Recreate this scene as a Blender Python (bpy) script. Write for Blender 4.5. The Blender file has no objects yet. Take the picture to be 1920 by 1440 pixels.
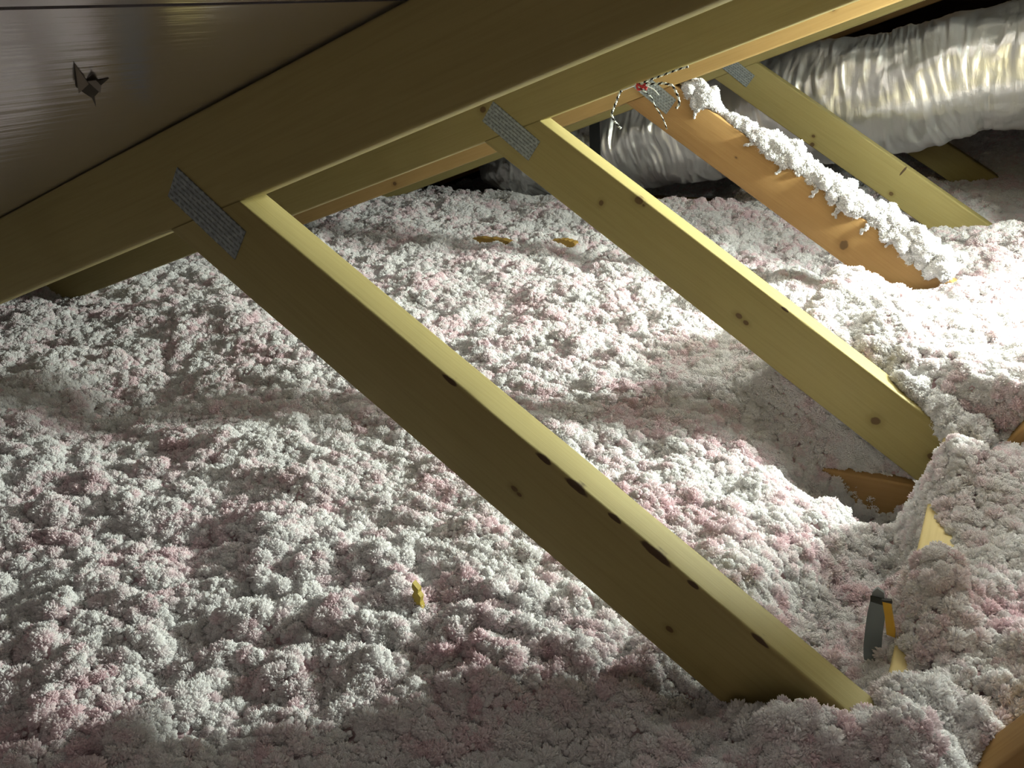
import bpy, bmesh, math, random
import numpy as np
from mathutils import Vector, Matrix, noise

C = bpy.context.scene.collection
SC = bpy.context.scene

# ------------------------------------------------------------------ camera
cam_d = bpy.data.cameras.new('camera')
cam = bpy.data.objects.new('camera', cam_d)
C.objects.link(cam)
cam.location = (0.63748, -0.58800, 0.14987)
cam.rotation_euler = (1.167669, 0.0499223, 0.512897)
cam_d.sensor_width = 36.0
cam_d.lens = 1622.58 / 1920 * 36.0
cam_d.clip_start = 0.02
cam_d.clip_end = 60
SC.camera = cam

# ------------------------------------------------------------------ world, light, exposure
w = bpy.data.worlds.new('world')
SC.world = w
w.use_nodes = True
w.node_tree.nodes['Background'].inputs[0].default_value = (0.62, 0.55, 0.60, 1)
w.node_tree.nodes['Background'].inputs[1].default_value = 0.0

def lamp(name, loc, power, color, radius):
    l = bpy.data.lights.new(name, 'POINT')
    l.energy = power
    l.color = color
    l.shadow_soft_size = radius
    o = bpy.data.objects.new(name, l)
    o.location = loc
    C.objects.link(o)
    return o

def spot(name, loc, target, power, color, radius, size, blend):
    l = bpy.data.lights.new(name, 'SPOT')
    l.energy = power; l.color = color; l.shadow_soft_size = radius
    l.spot_size = math.radians(size); l.spot_blend = blend
    o = bpy.data.objects.new(name, l)
    o.location = loc
    o.rotation_euler = (Vector(target) - Vector(loc)).to_track_quat('-Z', 'Y').to_euler()
    C.objects.link(o)
    return o

spot('work_light', (1.20, 1.13, 0.15), (-0.35, 0.50, 0.05), 190.0, (0.90, 1.0, 0.88), 0.08, 176, 1.0)
lamp('fill_light', (0.9, -1.4, 0.02), 6.0, (1.0, 0.82, 0.70), 0.4)  # unseen warm fill added behind the camera, standing in for stray attic light

SC.view_settings.view_transform = 'Standard'
SC.view_settings.look = 'None'
SC.view_settings.gamma = 1.0
SC.view_settings.use_curve_mapping = False
SC.view_settings.exposure = 0.0
SC.cycles.diffuse_bounces = 4
SC.cycles.max_bounces = 6
SC.cycles.adaptive_threshold = 0.18

TH = math.atan(4 / 12)
SP = 0.6096
T = 0.038

# ------------------------------------------------------------------ tagging
def tag(o, label=None, cat=None, group=None, kind=None):
    if label: o['label'] = label
    if cat: o['category'] = cat
    if group: o['group'] = group
    if kind: o['kind'] = kind
    return o

def empty(name, loc=(0, 0, 0)):
    o = bpy.data.objects.new(name, None)
    o.location = loc
    o.empty_display_size = 0.05
    C.objects.link(o)
    return o

def mesh_obj(name, verts, faces, mat, parent=None, smooth=True):
    me = bpy.data.meshes.new(name)
    me.from_pydata([tuple(v) for v in verts], [], [tuple(f) for f in faces])
    me.update()
    if smooth:
        me.polygons.foreach_set('use_smooth', [True] * len(me.polygons))
    if mat: me.materials.append(mat)
    o = bpy.data.objects.new(name, me)
    C.objects.link(o)
    if parent: o.parent = parent
    return o

# ------------------------------------------------------------------ materials
class NT:
    def __init__(s, name):
        s.m = bpy.data.materials.new(name)
        s.m.use_nodes = True
        s.t = s.m.node_tree
        s.b = s.t.nodes['Principled BSDF']
    def n(s, typ, **kw):
        nd = s.t.nodes.new(typ)
        for k, v in kw.items():
            if k.startswith('i_'):
                nd.inputs[k[2:].replace('_', ' ')].default_value = v
            else:
                setattr(nd, k, v)
        return nd
    def l(s, a, b):
        s.t.links.new(a, b)
    def math(s, op, a, b=None, c=None, clamp=False):
        nd = s.t.nodes.new('ShaderNodeMath'); nd.operation = op; nd.use_clamp = clamp
        for i, v in enumerate((a, b, c)):
            if v is None: continue
            if isinstance(v, (int, float)): nd.inputs[i].default_value = v
            else: s.l(v, nd.inputs[i])
        return nd.outputs[0]
    def mix(s, f, a, b):
        nd = s.t.nodes.new('ShaderNodeMix'); nd.data_type = 'RGBA'
        for inp, v in ((nd.inputs[0], f), (nd.inputs[6], a), (nd.inputs[7], b)):
            if isinstance(v, (int, float)): inp.default_value = v
            elif isinstance(v, tuple): inp.default_value = (*v[:3], 1)
            else: s.l(v, inp)
        return nd.outputs[2]
    def ramp(s, f, a, b, smooth=True):
        nd = s.t.nodes.new('ShaderNodeMapRange')
        nd.interpolation_type = 'SMOOTHSTEP' if smooth else 'LINEAR'
        s.l(f, nd.inputs[0]); nd.inputs[1].default_value = a; nd.inputs[2].default_value = b
        return nd.outputs[0]

def wood(name, base, late, knots=(), seed=0.0, bark=(), hue=None):
    """planed pine: grain along local X; knots / bark = (x, z, rx, rz) in the board's own coordinates"""
    q = NT(name)
    tc = q.n('ShaderNodeTexCoord')
    mp = q.n('ShaderNodeMapping'); mp.inputs['Scale'].default_value = (0.9, 16, 16)
    mp.inputs['Location'].default_value = (seed, seed * 1.7, seed * 0.6)
    q.l(tc.outputs['Object'], mp.inputs[0])
    n1 = q.n('ShaderNodeTexNoise', i_Scale=2.2, i_Detail=4.0, i_Distortion=0.4); q.l(mp.outputs[0], n1.inputs['Vector'])
    rings = q.math('SINE', q.math('MULTIPLY', n1.outputs[0], 60.0))
    rings = q.ramp(rings, -0.6, 1.0)
    mp2 = q.n('ShaderNodeMapping'); mp2.inputs['Scale'].default_value = (6, 320, 320)
    q.l(tc.outputs['Object'], mp2.inputs[0])
    n2 = q.n('ShaderNodeTexNoise', i_Scale=1.0, i_Detail=3.0); q.l(mp2.outputs[0], n2.inputs['Vector'])
    n3 = q.n('ShaderNodeTexNoise', i_Scale=5.0, i_Detail=3.0); q.l(tc.outputs['Object'], n3.inputs['Vector'])
    col = q.mix(q.math('MULTIPLY', rings, 0.16), base, late)
    col = q.mix(q.math('MULTIPLY', q.ramp(n2.outputs[0], 0.45, 0.75), 0.22), col, tuple(c * 0.78 for c in late))
    col = q.mix(q.math('MULTIPLY', q.ramp(n3.outputs[0], 0.5, 0.8), 0.35), col, tuple(c * 0.8 for c in late))
    sep = q.n('ShaderNodeSeparateXYZ'); q.l(tc.outputs['Object'], sep.inputs[0])
    n4 = q.n('ShaderNodeTexNoise', i_Scale=90.0, i_Detail=2.0); q.l(tc.outputs['Object'], n4.inputs['Vector'])
    wob = q.math('MULTIPLY', q.math('SUBTRACT', n4.outputs[0], 0.5), 0.7)
    def ell(x, z, rx, rz):
        dx = q.math('DIVIDE', q.math('SUBTRACT', sep.outputs[0], x), rx)
        dz = q.math('DIVIDE', q.math('SUBTRACT', sep.outputs[2], z), rz)
        d = q.math('SQRT', q.math('ADD', q.math('MULTIPLY', dx, dx), q.math('MULTIPLY', dz, dz)))
        d = q.math('ADD', d, q.math('MULTIPLY', q.math('GREATER_THAN', sep.outputs[1], 0.008), 50.0))
        return q.math('ADD', d, wob)
    for (x, z, rx, rz) in knots:
        d = ell(x, z, rx, rz)
        col = q.mix(q.math('MULTIPLY', q.math('SUBTRACT', 1.0, q.ramp(d, 0.9, 2.6)), 0.45), col, tuple(c * 0.7 for c in late))
        k = q.math('SUBTRACT', 1.0, q.ramp(d, 0.75, 1.1))
        col = q.mix(q.math('MULTIPLY', k, 0.9), col, (0.10, 0.055, 0.022))
    for (x, z, rx, rz) in bark:
        d = ell(x, z, rx, rz)
        k = q.math('SUBTRACT', 1.0, q.ramp(d, 0.7, 1.0))
        col = q.mix(k, col, (0.075, 0.045, 0.022))
    q.l(col, q.b.inputs['Base Color'])
    q.b.inputs['Roughness'].default_value = 0.62
    q.b.inputs['Specular IOR Level'].default_value = 0.25
    bp = q.n('ShaderNodeBump', i_Strength=0.25, i_Distance=0.0006)
    q.l(n2.outputs[0], bp.inputs['Height']); q.l(bp.outputs[0], q.b.inputs['Normal'])
    return q.m

YB, YL = (0.325, 0.265, 0.105), (0.25, 0.19, 0.062)      # yellow pine
OB, OL = (0.34, 0.20, 0.075), (0.25, 0.13, 0.042)     # warmer, more orange board

def galv():
    q = NT('galvanised_steel')
    tc = q.n('ShaderNodeTexCoord')
    sep = q.n('ShaderNodeSeparateXYZ'); q.l(tc.outputs['Object'], sep.inputs[0])
    # punched slots, staggered rows
    px, pz = 0.0075, 0.0052
    u = q.math('DIVIDE', sep.outputs[0], px); v = q.math('DIVIDE', sep.outputs[2], pz)
    row = q.math('FLOOR', v)
    u2 = q.math('ADD', u, q.math('MULTIPLY', q.math('MODULO', row, 2.0), 0.5))
    fu = q.math('ABSOLUTE', q.math('SUBTRACT', q.math('FRACT', u2), 0.5))
    fv = q.math('ABSOLUTE', q.math('SUBTRACT', q.math('FRACT', v), 0.5))
    slot = q.math('MULTIPLY', q.math('LESS_THAN', fu, 0.33), q.math('LESS_THAN', fv, 0.2))
    n1 = q.n('ShaderNodeTexNoise', i_Scale=160.0, i_Detail=3.0); q.l(tc.outputs['Object'], n1.inputs['Vector'])
    col = q.mix(q.ramp(n1.outputs[0], 0.35, 0.7), (0.24, 0.27, 0.27), (0.36, 0.39, 0.38))
    col = q.mix(q.math('MULTIPLY', slot, 0.6), col, (0.10, 0.10, 0.085))
    q.l(col, q.b.inputs['Base Color'])
    q.b.inputs['Metallic'].default_value = 0.35
    q.b.inputs['Roughness'].default_value = 0.6
    bp = q.n('ShaderNodeBump', i_Strength=0.5, i_Distance=0.0008); bp.invert = True
    q.l(slot, bp.inputs['Height']); q.l(bp.outputs[0], q.b.inputs['Normal'])
    return q.m

def insulation(name, white=0.0, pink=(0.93, 0.77, 0.81)):
    q = NT(name)
    geo = q.n('ShaderNodeNewGeometry')
    n1 = q.n('ShaderNodeTexNoise', i_Scale=9.0, i_Detail=4.0, i_Roughness=0.6); q.l(geo.outputs['Position'], n1.inputs['Vector'])
    n2 = q.n('ShaderNodeTexNoise', i_Scale=60.0, i_Detail=2.0); q.l(geo.outputs['Position'], n2.inputs['Vector'])
    oi = q.n('ShaderNodeObjectInfo')
    s = q.math('ADD', q.math('MULTIPLY', n1.outputs[0], 0.75), q.math('MULTIPLY', n2.outputs[0], 0.25))
    s = q.math('ADD', s, q.math('MULTIPLY', q.math('SUBTRACT', oi.outputs['Random'], 0.5), 0.18))
    f = q.ramp(s, 0.42 + 0.3 * white, 0.68 + 0.3 * white)
    col = q.mix(f, (0.965, 0.945, 0.95), pink)
    q.l(col, q.b.inputs['Base Color'])
    q.b.inputs['Roughness'].default_value = 0.9
    q.b.inputs['Specular IOR Level'].default_value = 0.08
    tr = q.n('ShaderNodeBsdfTranslucent'); q.l(col, tr.inputs[0])
    mx = q.n('ShaderNodeMixShader'); mx.inputs[0].default_value = 0.5
    q.l(q.b.outputs[0], mx.inputs[1]); q.l(tr.outputs[0], mx.inputs[2])
    out = q.t.nodes['Material Output']; q.l(mx.outputs[0], out.inputs[0])
    return q.m

def foil_duct():
    q = NT('crinkled_silver_foil')
    tc = q.n('ShaderNodeTexCoord')
    uv = q.n('ShaderNodeUVMap')
    mp = q.n('ShaderNodeMapping'); mp.inputs['Scale'].default_value = (26, 5, 1)
    q.l(uv.outputs[0], mp.inputs[0])
    n1 = q.n('ShaderNodeTexNoise', i_Scale=1.3, i_Detail=3.0, i_Roughness=0.5, i_Distortion=0.6); q.l(mp.outputs[0], n1.inputs['Vector'])
    n2 = q.n('ShaderNodeTexNoise', i_Scale=38.0, i_Detail=4.0); q.l(tc.outputs['Object'], n2.inputs['Vector'])
    h = q.math('ADD', n1.outputs[0], q.math('MULTIPLY', n2.outputs[0], 0.35))
    bp = q.n('ShaderNodeBump', i_Strength=0.5, i_Distance=0.006)
    q.l(h, bp.inputs['Height']); q.l(bp.outputs[0], q.b.inputs['Normal'])
    q.b.inputs['Base Color'].default_value = (0.80, 0.79, 0.78, 1)
    q.b.inputs['Metallic'].default_value = 0.8
    q.l(q.math('ADD', q.math('MULTIPLY', n2.outputs[0], 0.25), 0.22), q.b.inputs['Roughness'])
    return q.m

def foil_sheath():
    q = NT('radiant_barrier_foil')
    tc = q.n('ShaderNodeTexCoord')
    mp = q.n('ShaderNodeMapping'); mp.inputs['Scale'].default_value = (70, 4, 1)
    q.l(tc.outputs['Object'], mp.inputs[0])
    n1 = q.n('ShaderNodeTexNoise', i_Scale=1.2, i_Detail=4.0); q.l(mp.outputs[0], n1.inputs['Vector'])
    n2 = q.n('ShaderNodeTexNoise', i_Scale=14.0, i_Detail=3.0); q.l(tc.outputs['Object'], n2.inputs['Vector'])
    h = q.math('ADD', n1.outputs[0], q.math('MULTIPLY', n2.outputs[0], 0.6))
    bp = q.n('ShaderNodeBump', i_Strength=0.35, i_Distance=0.002)
    q.l(h, bp.inputs['Height']); q.l(bp.outputs[0], q.b.inputs['Normal'])
    q.b.inputs['Base Color'].default_value = (0.84, 0.80, 0.82, 1)
    q.b.inputs['Metallic'].default_value = 0.9
    q.b.inputs['Roughness'].default_value = 0.19
    return q.m

def plain(name, col, rough=0.6, metal=0.0, bump=0.0):
    q = NT(name)
    tc = q.n('ShaderNodeTexCoord')
    n1 = q.n('ShaderNodeTexNoise', i_Scale=55.0, i_Detail=3.0); q.l(tc.outputs['Object'], n1.inputs['Vector'])
    c = q.mix(n1.outputs[0], tuple(v * 0.85 for v in col), tuple(min(1, v * 1.12) for v in col))
    q.l(c, q.b.inputs['Base Color'])
    q.b.inputs['Roughness'].default_value = rough
    q.b.inputs['Metallic'].default_value = metal
    if bump:
        bp = q.n('ShaderNodeBump', i_Strength=0.5, i_Distance=bump)
        q.l(n1.outputs[0], bp.inputs['Height']); q.l(bp.outputs[0], q.b.inputs['Normal'])
    return q.m

M_GALV = galv()
M_INS = insulation('pink_white_fibre')
M_PINK = insulation('pink_fibre', -0.55, (0.91, 0.66, 0.71))
M_TIP = insulation('pale_fibre', 0.25)
M_WHITE = insulation('white_fibre', 0.6)
M_DUCT = foil_duct()
M_FOIL = foil_sheath()
M_DRYWALL = plain('grey_drywall', (0.35, 0.33, 0.31), 0.9)
M_OSB = plain('dark_sheathing', (0.16, 0.11, 0.07), 0.9)

# ------------------------------------------------------------------ boards
def board(name, L0, L1, U0, U1, y0, mat, parent, rad=0.0032, thick=T, wane=0.0, seed=0, n=70, wanes=()):
    """A length of lumber. L0->L1 is its lower edge, U0->U1 its upper edge, as (x, z) in the truss plane."""
    L0, L1, U0, U1 = (Vector(p) for p in (L0, L1, U0, U1))
    d = ((L1 - L0) + (U1 - U0)).normalized()
    ang = math.atan2(d.y, d.x)
    org = (L0 + L1 + U0 + U1) / 4
    ca, sa = math.cos(-ang), math.sin(-ang)
    def loc(p):
        q = p - org
        return Vector((q.x * ca - q.y * sa, q.x * sa + q.y * ca))
    l0, l1, u0, u1 = map(loc, (L0, L1, U0, U1))
    verts, faces = [], []
    K = 3
    for i in range(n + 1):
        t = i / n
        a = l0.lerp(l1, t); b = u0.lerp(u1, t)
        ax = (b - a); h = ax.length; ax = ax / h
        ring = []
        # corners: (s along height, y) ; order: lower-near, upper-near, upper-far, lower-far
        cs = [(0, 0, 1, 1), (h, 0, -1, 1), (h, thick, -1, -1), (0, thick, 1, -1)]
        for k, (s, y, ds, dy) in enumerate(cs):
            r = rad * (1 + 0.35 * noise.noise(Vector((t * 9, k * 3.1, seed))))
            rs = r; ry = r
            if k == 1:
                for (tc_, wd, dep) in wanes:
                    g = math.exp(-((t - tc_) / wd) ** 2)
                    g *= 0.7 + 0.5 * noise.noise(Vector((t * 60, seed, 2)))
                    rs += dep * 1.0 * g; ry += dep * 0.45 * g
            cx, cy = s + ds * rs, y + dy * ry
            for j in range(K + 1):
                f = j / K * math.pi / 2
                if k == 0:   p = (cx - rs * math.sin(f) , cy - ry * math.cos(f)) if False else (cx - rs * math.cos(math.pi/2 - (math.pi/2 - f)), cy - ry * math.sin(math.pi/2 - (math.pi/2 - f)))
                if k == 0:   p = (cx - rs * math.cos(f), cy - ry * math.sin(f))
                elif k == 1: p = (cx + rs * math.sin(f), cy - ry * math.cos(f))
                elif k == 2: p = (cx + rs * math.cos(f), cy + ry * math.sin(f))
                else:        p = (cx - rs * math.sin(f), cy + ry * math.cos(f))
                ring.append(p)
        for (s, y) in ring:
            p = a + ax * s
            verts.append((p.x, y, p.y))
    m = 4 * (K + 1)
    for i in range(n):
        for j in range(m):
            k = (j + 1) % m
            faces.append((i * m + j, i * m + k, (i + 1) * m + k, (i + 1) * m + j))
    faces.append(tuple(reversed(range(m))))
    faces.append(tuple(n * m + j for j in range(m)))
    o = mesh_obj(name, verts, faces, mat, parent)
    bm = bmesh.new(); bm.from_mesh(o.data)
    bmesh.ops.recalc_face_normals(bm, faces=bm.faces)
    for e in bm.edges:
        if len(e.link_faces) == 2 and e.calc_face_angle(0) > 0.9: e.smooth = False
    bm.to_mesh(o.data); bm.free()
    o.location = (org.x, y0, org.y)
    o.rotation_euler = (0, -ang, 0)
    return o

def to_local(p, L0, L1, U0, U1):
    L0, L1, U0, U1 = (Vector(q) for q in (L0, L1, U0, U1))
    d = ((L1 - L0) + (U1 - U0)).normalized(); ang = math.atan2(d.y, d.x)
    org = (L0 + L1 + U0 + U1) / 4; q = Vector(p) - org
    ca, sa = math.cos(-ang), math.sin(-ang)
    return (q.x * ca - q.y * sa, q.x * sa + q.y * ca)

def plate(cx, cz, ang, ln, wd, y, parent):
    """punched steel connector plate, with rows of teeth burrs"""
    nx, nz = 24, 10
    verts, faces = [], []
    th = 0.0011
    for side in (0, 1):
        for i in range(nx + 1):
            for j in range(nz + 1):
                x = (i / nx - .5) * ln; z = (j / nz - .5) * wd
                yy = -th if side == 0 else 0.0
                if side == 0:
                    yy -= 0.0004 * noise.noise(Vector((x * 220, z * 220, ang)))
                verts.append((x, yy, z))
    N = (nx + 1) * (nz + 1)
    def id_(s, i, j): return s * N + i * (nz + 1) + j
    for i in range(nx):
        for j in range(nz):
            faces.append((id_(0, i, j), id_(0, i + 1, j), id_(0, i + 1, j + 1), id_(0, i, j + 1)))
            faces.append((id_(1, i, j), id_(1, i, j + 1), id_(1, i + 1, j + 1), id_(1, i + 1, j)))
    for i in range(nx):
        faces.append((id_(0, i, 0), id_(1, i, 0), id_(1, i + 1, 0), id_(0, i + 1, 0)))
        faces.append((id_(0, i, nz), id_(0, i + 1, nz), id_(1, i + 1, nz), id_(1, i, nz)))
    for j in range(nz):
        faces.append((id_(0, 0, j), id_(0, 0, j + 1), id_(1, 0, j + 1), id_(1, 0, j)))
        faces.append((id_(0, nx, j), id_(1, nx, j), id_(1, nx, j + 1), id_(0, nx, j + 1)))
    # burrs left by the punched teeth
    rnd = random.Random(int(cx * 1e4) + int(y * 100))
    px, pz = 0.0075, 0.0052
    for i in range(-int(ln / 2 / px) + 1, int(ln / 2 / px)):
        for j in range(-int(wd / 2 / pz) + 1, int(wd / 2 / pz)):
            x = (i + (0.5 if j % 2 else 0)) * px; z = (j + .5) * pz
            b = len(verts)
            for (a, c, e) in ((-.0022, -.0007, 0), (.0022, -.0007, 0), (.0022, .0007, 0), (-.0022, .0007, 0), (-.0012, 0, 1), (.0012, 0, 1)):
                verts.append((x + a, -th - e * (0.0006 + 0.0003 * rnd.random()), z + c))
            faces += [(b, b + 1, b + 5, b + 4), (b + 2, b + 3, b + 4, b + 5), (b + 1, b + 2, b + 5), (b + 3, b, b + 4)]
    o = mesh_obj('gusset_plate', verts, faces, M_GALV, parent, smooth=False)
    o.location = (cx, y - 0.0002, cz)
    o.rotation_euler = (0, -ang, 0)
    o['label'] = 'galvanised toothed steel plate'
    return o

# ------------------------------------------------------------------ trusses
# per truss: chord lower line, brace (web) upper and lower lines as (slope, offset), board colours
TR = [
    dict(c=(0.3320, 0.0000), u=(-0.6452, -0.0010), l=(-0.6391, -0.1038), cc=(YB, YL), wc=(YB, YL)),
    dict(c=(0.3305, 0.0003), u=(-0.6594, 0.0030), l=(-0.6621, -0.0976), cc=(YB, YL), wc=(YB, YL)),
    dict(c=(0.3350, 0.0005), u=(-0.6400, -0.0030), l=(-0.6560, -0.1090), cc=((0.37, 0.24, 0.09), (0.28, 0.17, 0.055)), wc=(OB, OL)),
    dict(c=(0.3385, 0.0010), u=(-0.6479, 0.0040), l=(-0.6443, -0.1050), cc=(YB, YL), wc=(YB, YL)),
    dict(c=(0.3380, 0.0000), u=(-0.6300, 0.0000), l=(-0.6200, -0.1060), cc=(OB, OL), wc=(YB, YL)),
]
KN = {  # knots on the brace faces, (x, z, rx, rz) in the truss plane
    0: [(0.286, -0.245, 0.0045, 0.003), (0.291, -0.250, 0.003, 0.002), (0.436, -0.350, 0.004, 0.003)],
    1: [(0.319, -0.270, 0.006, 0.004), (0.330, -0.279, 0.005, 0.0035), (0.520, -0.401, 0.007, 0.0065), (0.596, -0.441, 0.005, 0.0055),
        (0.162, -0.110, 0.007, 0.006), (0.170, -0.117, 0.002, 0.002), (0.102, -0.117, 0.004, 0.005)],
    2: [(0.149, -0.094, 0.006, 0.005), (0.133, -0.143, 0.003, 0.002), (0.360, -0.309, 0.009, 0.010), (0.062, -0.035, 0.004, 0.003)],
    3: [(0.369, -0.321, 0.006, 0.005), (0.164, -0.181, 0.005, 0.004), (0.163, -0.203, 0.006, 0.006)],
    4: [],
}
BARK = {0: [(0.226, 0, 0.010, 0.0024), (0.318, 0, 0.010, 0.0024), (0.350, 0, 0.015, 0.0032), (0.385, 0, 0.009, 0.0020), (0.424, 0, 0.018, 0.0034), (0.456, 0, 0.007, 0.0022), (0.515, 0, 0.010, 0.002)],
        1: [(0.385, 0, 0.008, 0.002)], 2: [], 3: [(0.397, 0, 0.003, 0.018)], 4: []}
LBL = [
    'nearest pine roof truss, its long brace crossing the middle of the picture',
    'second pine roof truss, its brace with dark knots ending in insulation heaped at the right',
    'third roof truss with an orange-brown brace topped by a ridge of white fluff',
    'fourth roof truss with a bright yellow brace directly in front of the foil duct',
    'shadowed roof truss behind the silver duct, only its chord edge and brace foot showing',
]
X1 = 1.75
for i, t in enumerate(TR):
    y = i * SP
    root = empty('roof_truss', (0, y, 0))
    tag(root, LBL[i], 'roof truss', 'parallel roof trusses')
    cs, c0 = t['c']; us, u0 = t['u']; ls, l0 = t['l']
    # top chord, down to the eave on the left
    xl = -1.45
    off = 0.0882 / math.cos(math.atan(cs))
    nrm = Vector((-math.sin(math.atan(cs)), math.cos(math.atan(cs)))) * 0.0882
    A = (xl, cs * xl + c0); B = (X1, cs * X1 + c0)
    U0 = (A[0] + nrm.x, A[1] + nrm.y); U1 = (B[0] + nrm.x, B[1] + nrm.y)
    ck = []
    if i == 1: ck = [(-0.097, 0.017, 0.006, 0.005), (-0.50, -0.10, 0.003, 0.003), (-0.56,-0.165,.008,.006)]
    if i == 0: ck = []
    if i == 2: ck = [(-0.75, -0.235, 0.006, 0.005), (0.3, 0.13, 0.005, 0.004)]
    cm = wood('pine_chord_%d' % i, *t['cc'], knots=[(*to_local(k[:2], A, B, U0, U1), k[2], k[3]) for k in ck], seed=3.3 * i + 1)
    board('top_chord', A, B, U0, U1, 0, cm, root, seed=i + 10, n=120)
    # main brace from the chord down to the bottom-chord node
    def meet(s, o, s2, o2):
        x = (o2 - o) / (s - s2); return (x, s * x + o)
    zb = -0.4915
    Ua = meet(us, u0, cs, c0); La = meet(ls, l0, cs, c0)
    Ub = meet(us, u0, 1.88, -1.687)          # butts against the second brace
    Lb = ((zb - l0) / ls, zb)
    Ub = (Ub[0], Ub[1])
    kn = [(*to_local(k[:2], La, Lb, Ua, Ub), k[2], k[3]) for k in KN[i]]
    bk = []
    for k in BARK[i]:
        bx, bz = to_local((k[0], us * k[0] + u0), La, Lb, Ua, Ub)
        bk.append((bx, bz - k[3] * 0.5 - 0.0012, k[2], k[3]))
    wm = wood('pine_brace_%d' % i, *t['wc'], knots=kn, bark=bk, seed=5.1 * i + 2)
    wn = ()
    if i == 0: wn = ((0.18, 0.10, 0.003), (0.36, 0.02, 0.004), (0.50, 0.035, 0.005), (0.61, 0.05, 0.006), (0.75, 0.03, 0.003))
    if i == 1: wn = ((0.62, 0.02, 0.003),)
    board('web', La, Lb, Ua, Ub, 0.0, wm, root, seed=i, n=140, wanes=wn)
    # foot of the brace below its upper edge, cut square on the bottom chord
    # second brace rising to the right from the node
    a2 = math.radians(62); d2 = Vector((math.cos(a2), math.sin(a2))); n2 = Vector((math.sin(a2), -math.cos(a2))) * 0.088
    Sx = 0.6365; S0 = Vector((Sx, zb))
    ln = ((cs * Sx + c0) - zb) / (math.sin(a2) - cs * math.cos(a2))
    P1 = S0 + d2 * ln
    ln2 = ((cs * (Sx + n2.x) + c0) - (zb)) / (math.sin(a2) - cs * math.cos(a2))
    Q0 = Vector((Sx + 0.088 / math.sin(a2), zb)); lq = ((cs * Q0.x + c0) - zb) / (math.sin(a2) - cs * math.cos(a2))
    Q1 = Q0 + d2 * lq
    sm = wood('pine_second_%d' % i, *( (OB, OL) if i in (0, 1) else (YB, YL)), seed=7.7 * i + 4)
    board('web', tuple(Q0), tuple(Q1), tuple(S0), tuple(P1), 0.0, sm, root, seed=i + 30)
    # bottom chord
    bmn = wood('pine_bottom_%d' % i, OB, OL, seed=9.1 * i + 6)
    board('bottom_chord', (-1.2, zb - 0.089), (1.8, zb - 0.089), (-1.2, zb), (1.8, zb), 0, bmn, root, seed=i + 50)
    # plates
    plate(-0.048, -0.0145, math.radians(-36.5), 0.098, 0.0365, 0, root)
    if i < 2:
        plate(0.665, -0.478, math.radians(-2), 0.12, 0.05, 0, root)

# ------------------------------------------------------------------ roof sheathing with foil
ct, st = math.cos(TH), math.sin(TH)
def roof_pt(s, y, d):       # s along slope, d normal offset from the chord's lower line
    return (s * ct - d * st, y, s * st + d * ct)
def slab(name, s0, s1, y0, y1, d0, d1, mat, ns=2, ny=2):
    # object's local frame lies in the roof plane (x up the slope)
    verts = []; faces = []
    for d in (0, d1 - d0):
        for a in range(ns + 1):
            for b in range(ny + 1):
                verts.append(((s1 - s0) * a / ns, (y1 - y0) * b / ny, d))
    N = (ns + 1) * (ny + 1)
    I = lambda k, a, b: k * N + a * (ny + 1) + b
    for a in range(ns):
        for b in range(ny):
            faces.append((I(0, a, b), I(0, a, b + 1), I(0, a + 1, b + 1), I(0, a + 1, b)))
            faces.append((I(1, a, b), I(1, a + 1, b), I(1, a + 1, b + 1), I(1, a, b + 1)))
    for a in range(ns):
        faces.append((I(0, a, 0), I(0, a + 1, 0), I(1, a + 1, 0), I(1, a, 0)))
        faces.append((I(0, a, ny), I(1, a, ny), I(1, a + 1, ny), I(0, a + 1, ny)))
    for b in range(ny):
        faces.append((I(0, 0, b), I(1, 0, b), I(1, 0, b + 1), I(0, 0, b + 1)))
        faces.append((I(0, ns, b), I(0, ns, b + 1), I(1, ns, b + 1), I(1, ns, b)))
    o = mesh_obj(name, verts, faces, mat, smooth=False)
    o.location = roof_pt(s0, y0, d0)
    o.rotation_euler = (0, -TH, 0)
    return o
D0 = 0.0895
SEAM = 0.25
ce = slab('ceiling', -1.75, SEAM, -1.6, 4.2, D0, D0 + 0.011, M_FOIL); tag(ce, kind='structure')
ce2 = slab('ceiling', SEAM + 0.0025, 2.0, -1.6, 4.2, D0 + 0.0006, D0 + 0.0116, M_FOIL); tag(ce2, kind='structure')
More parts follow.
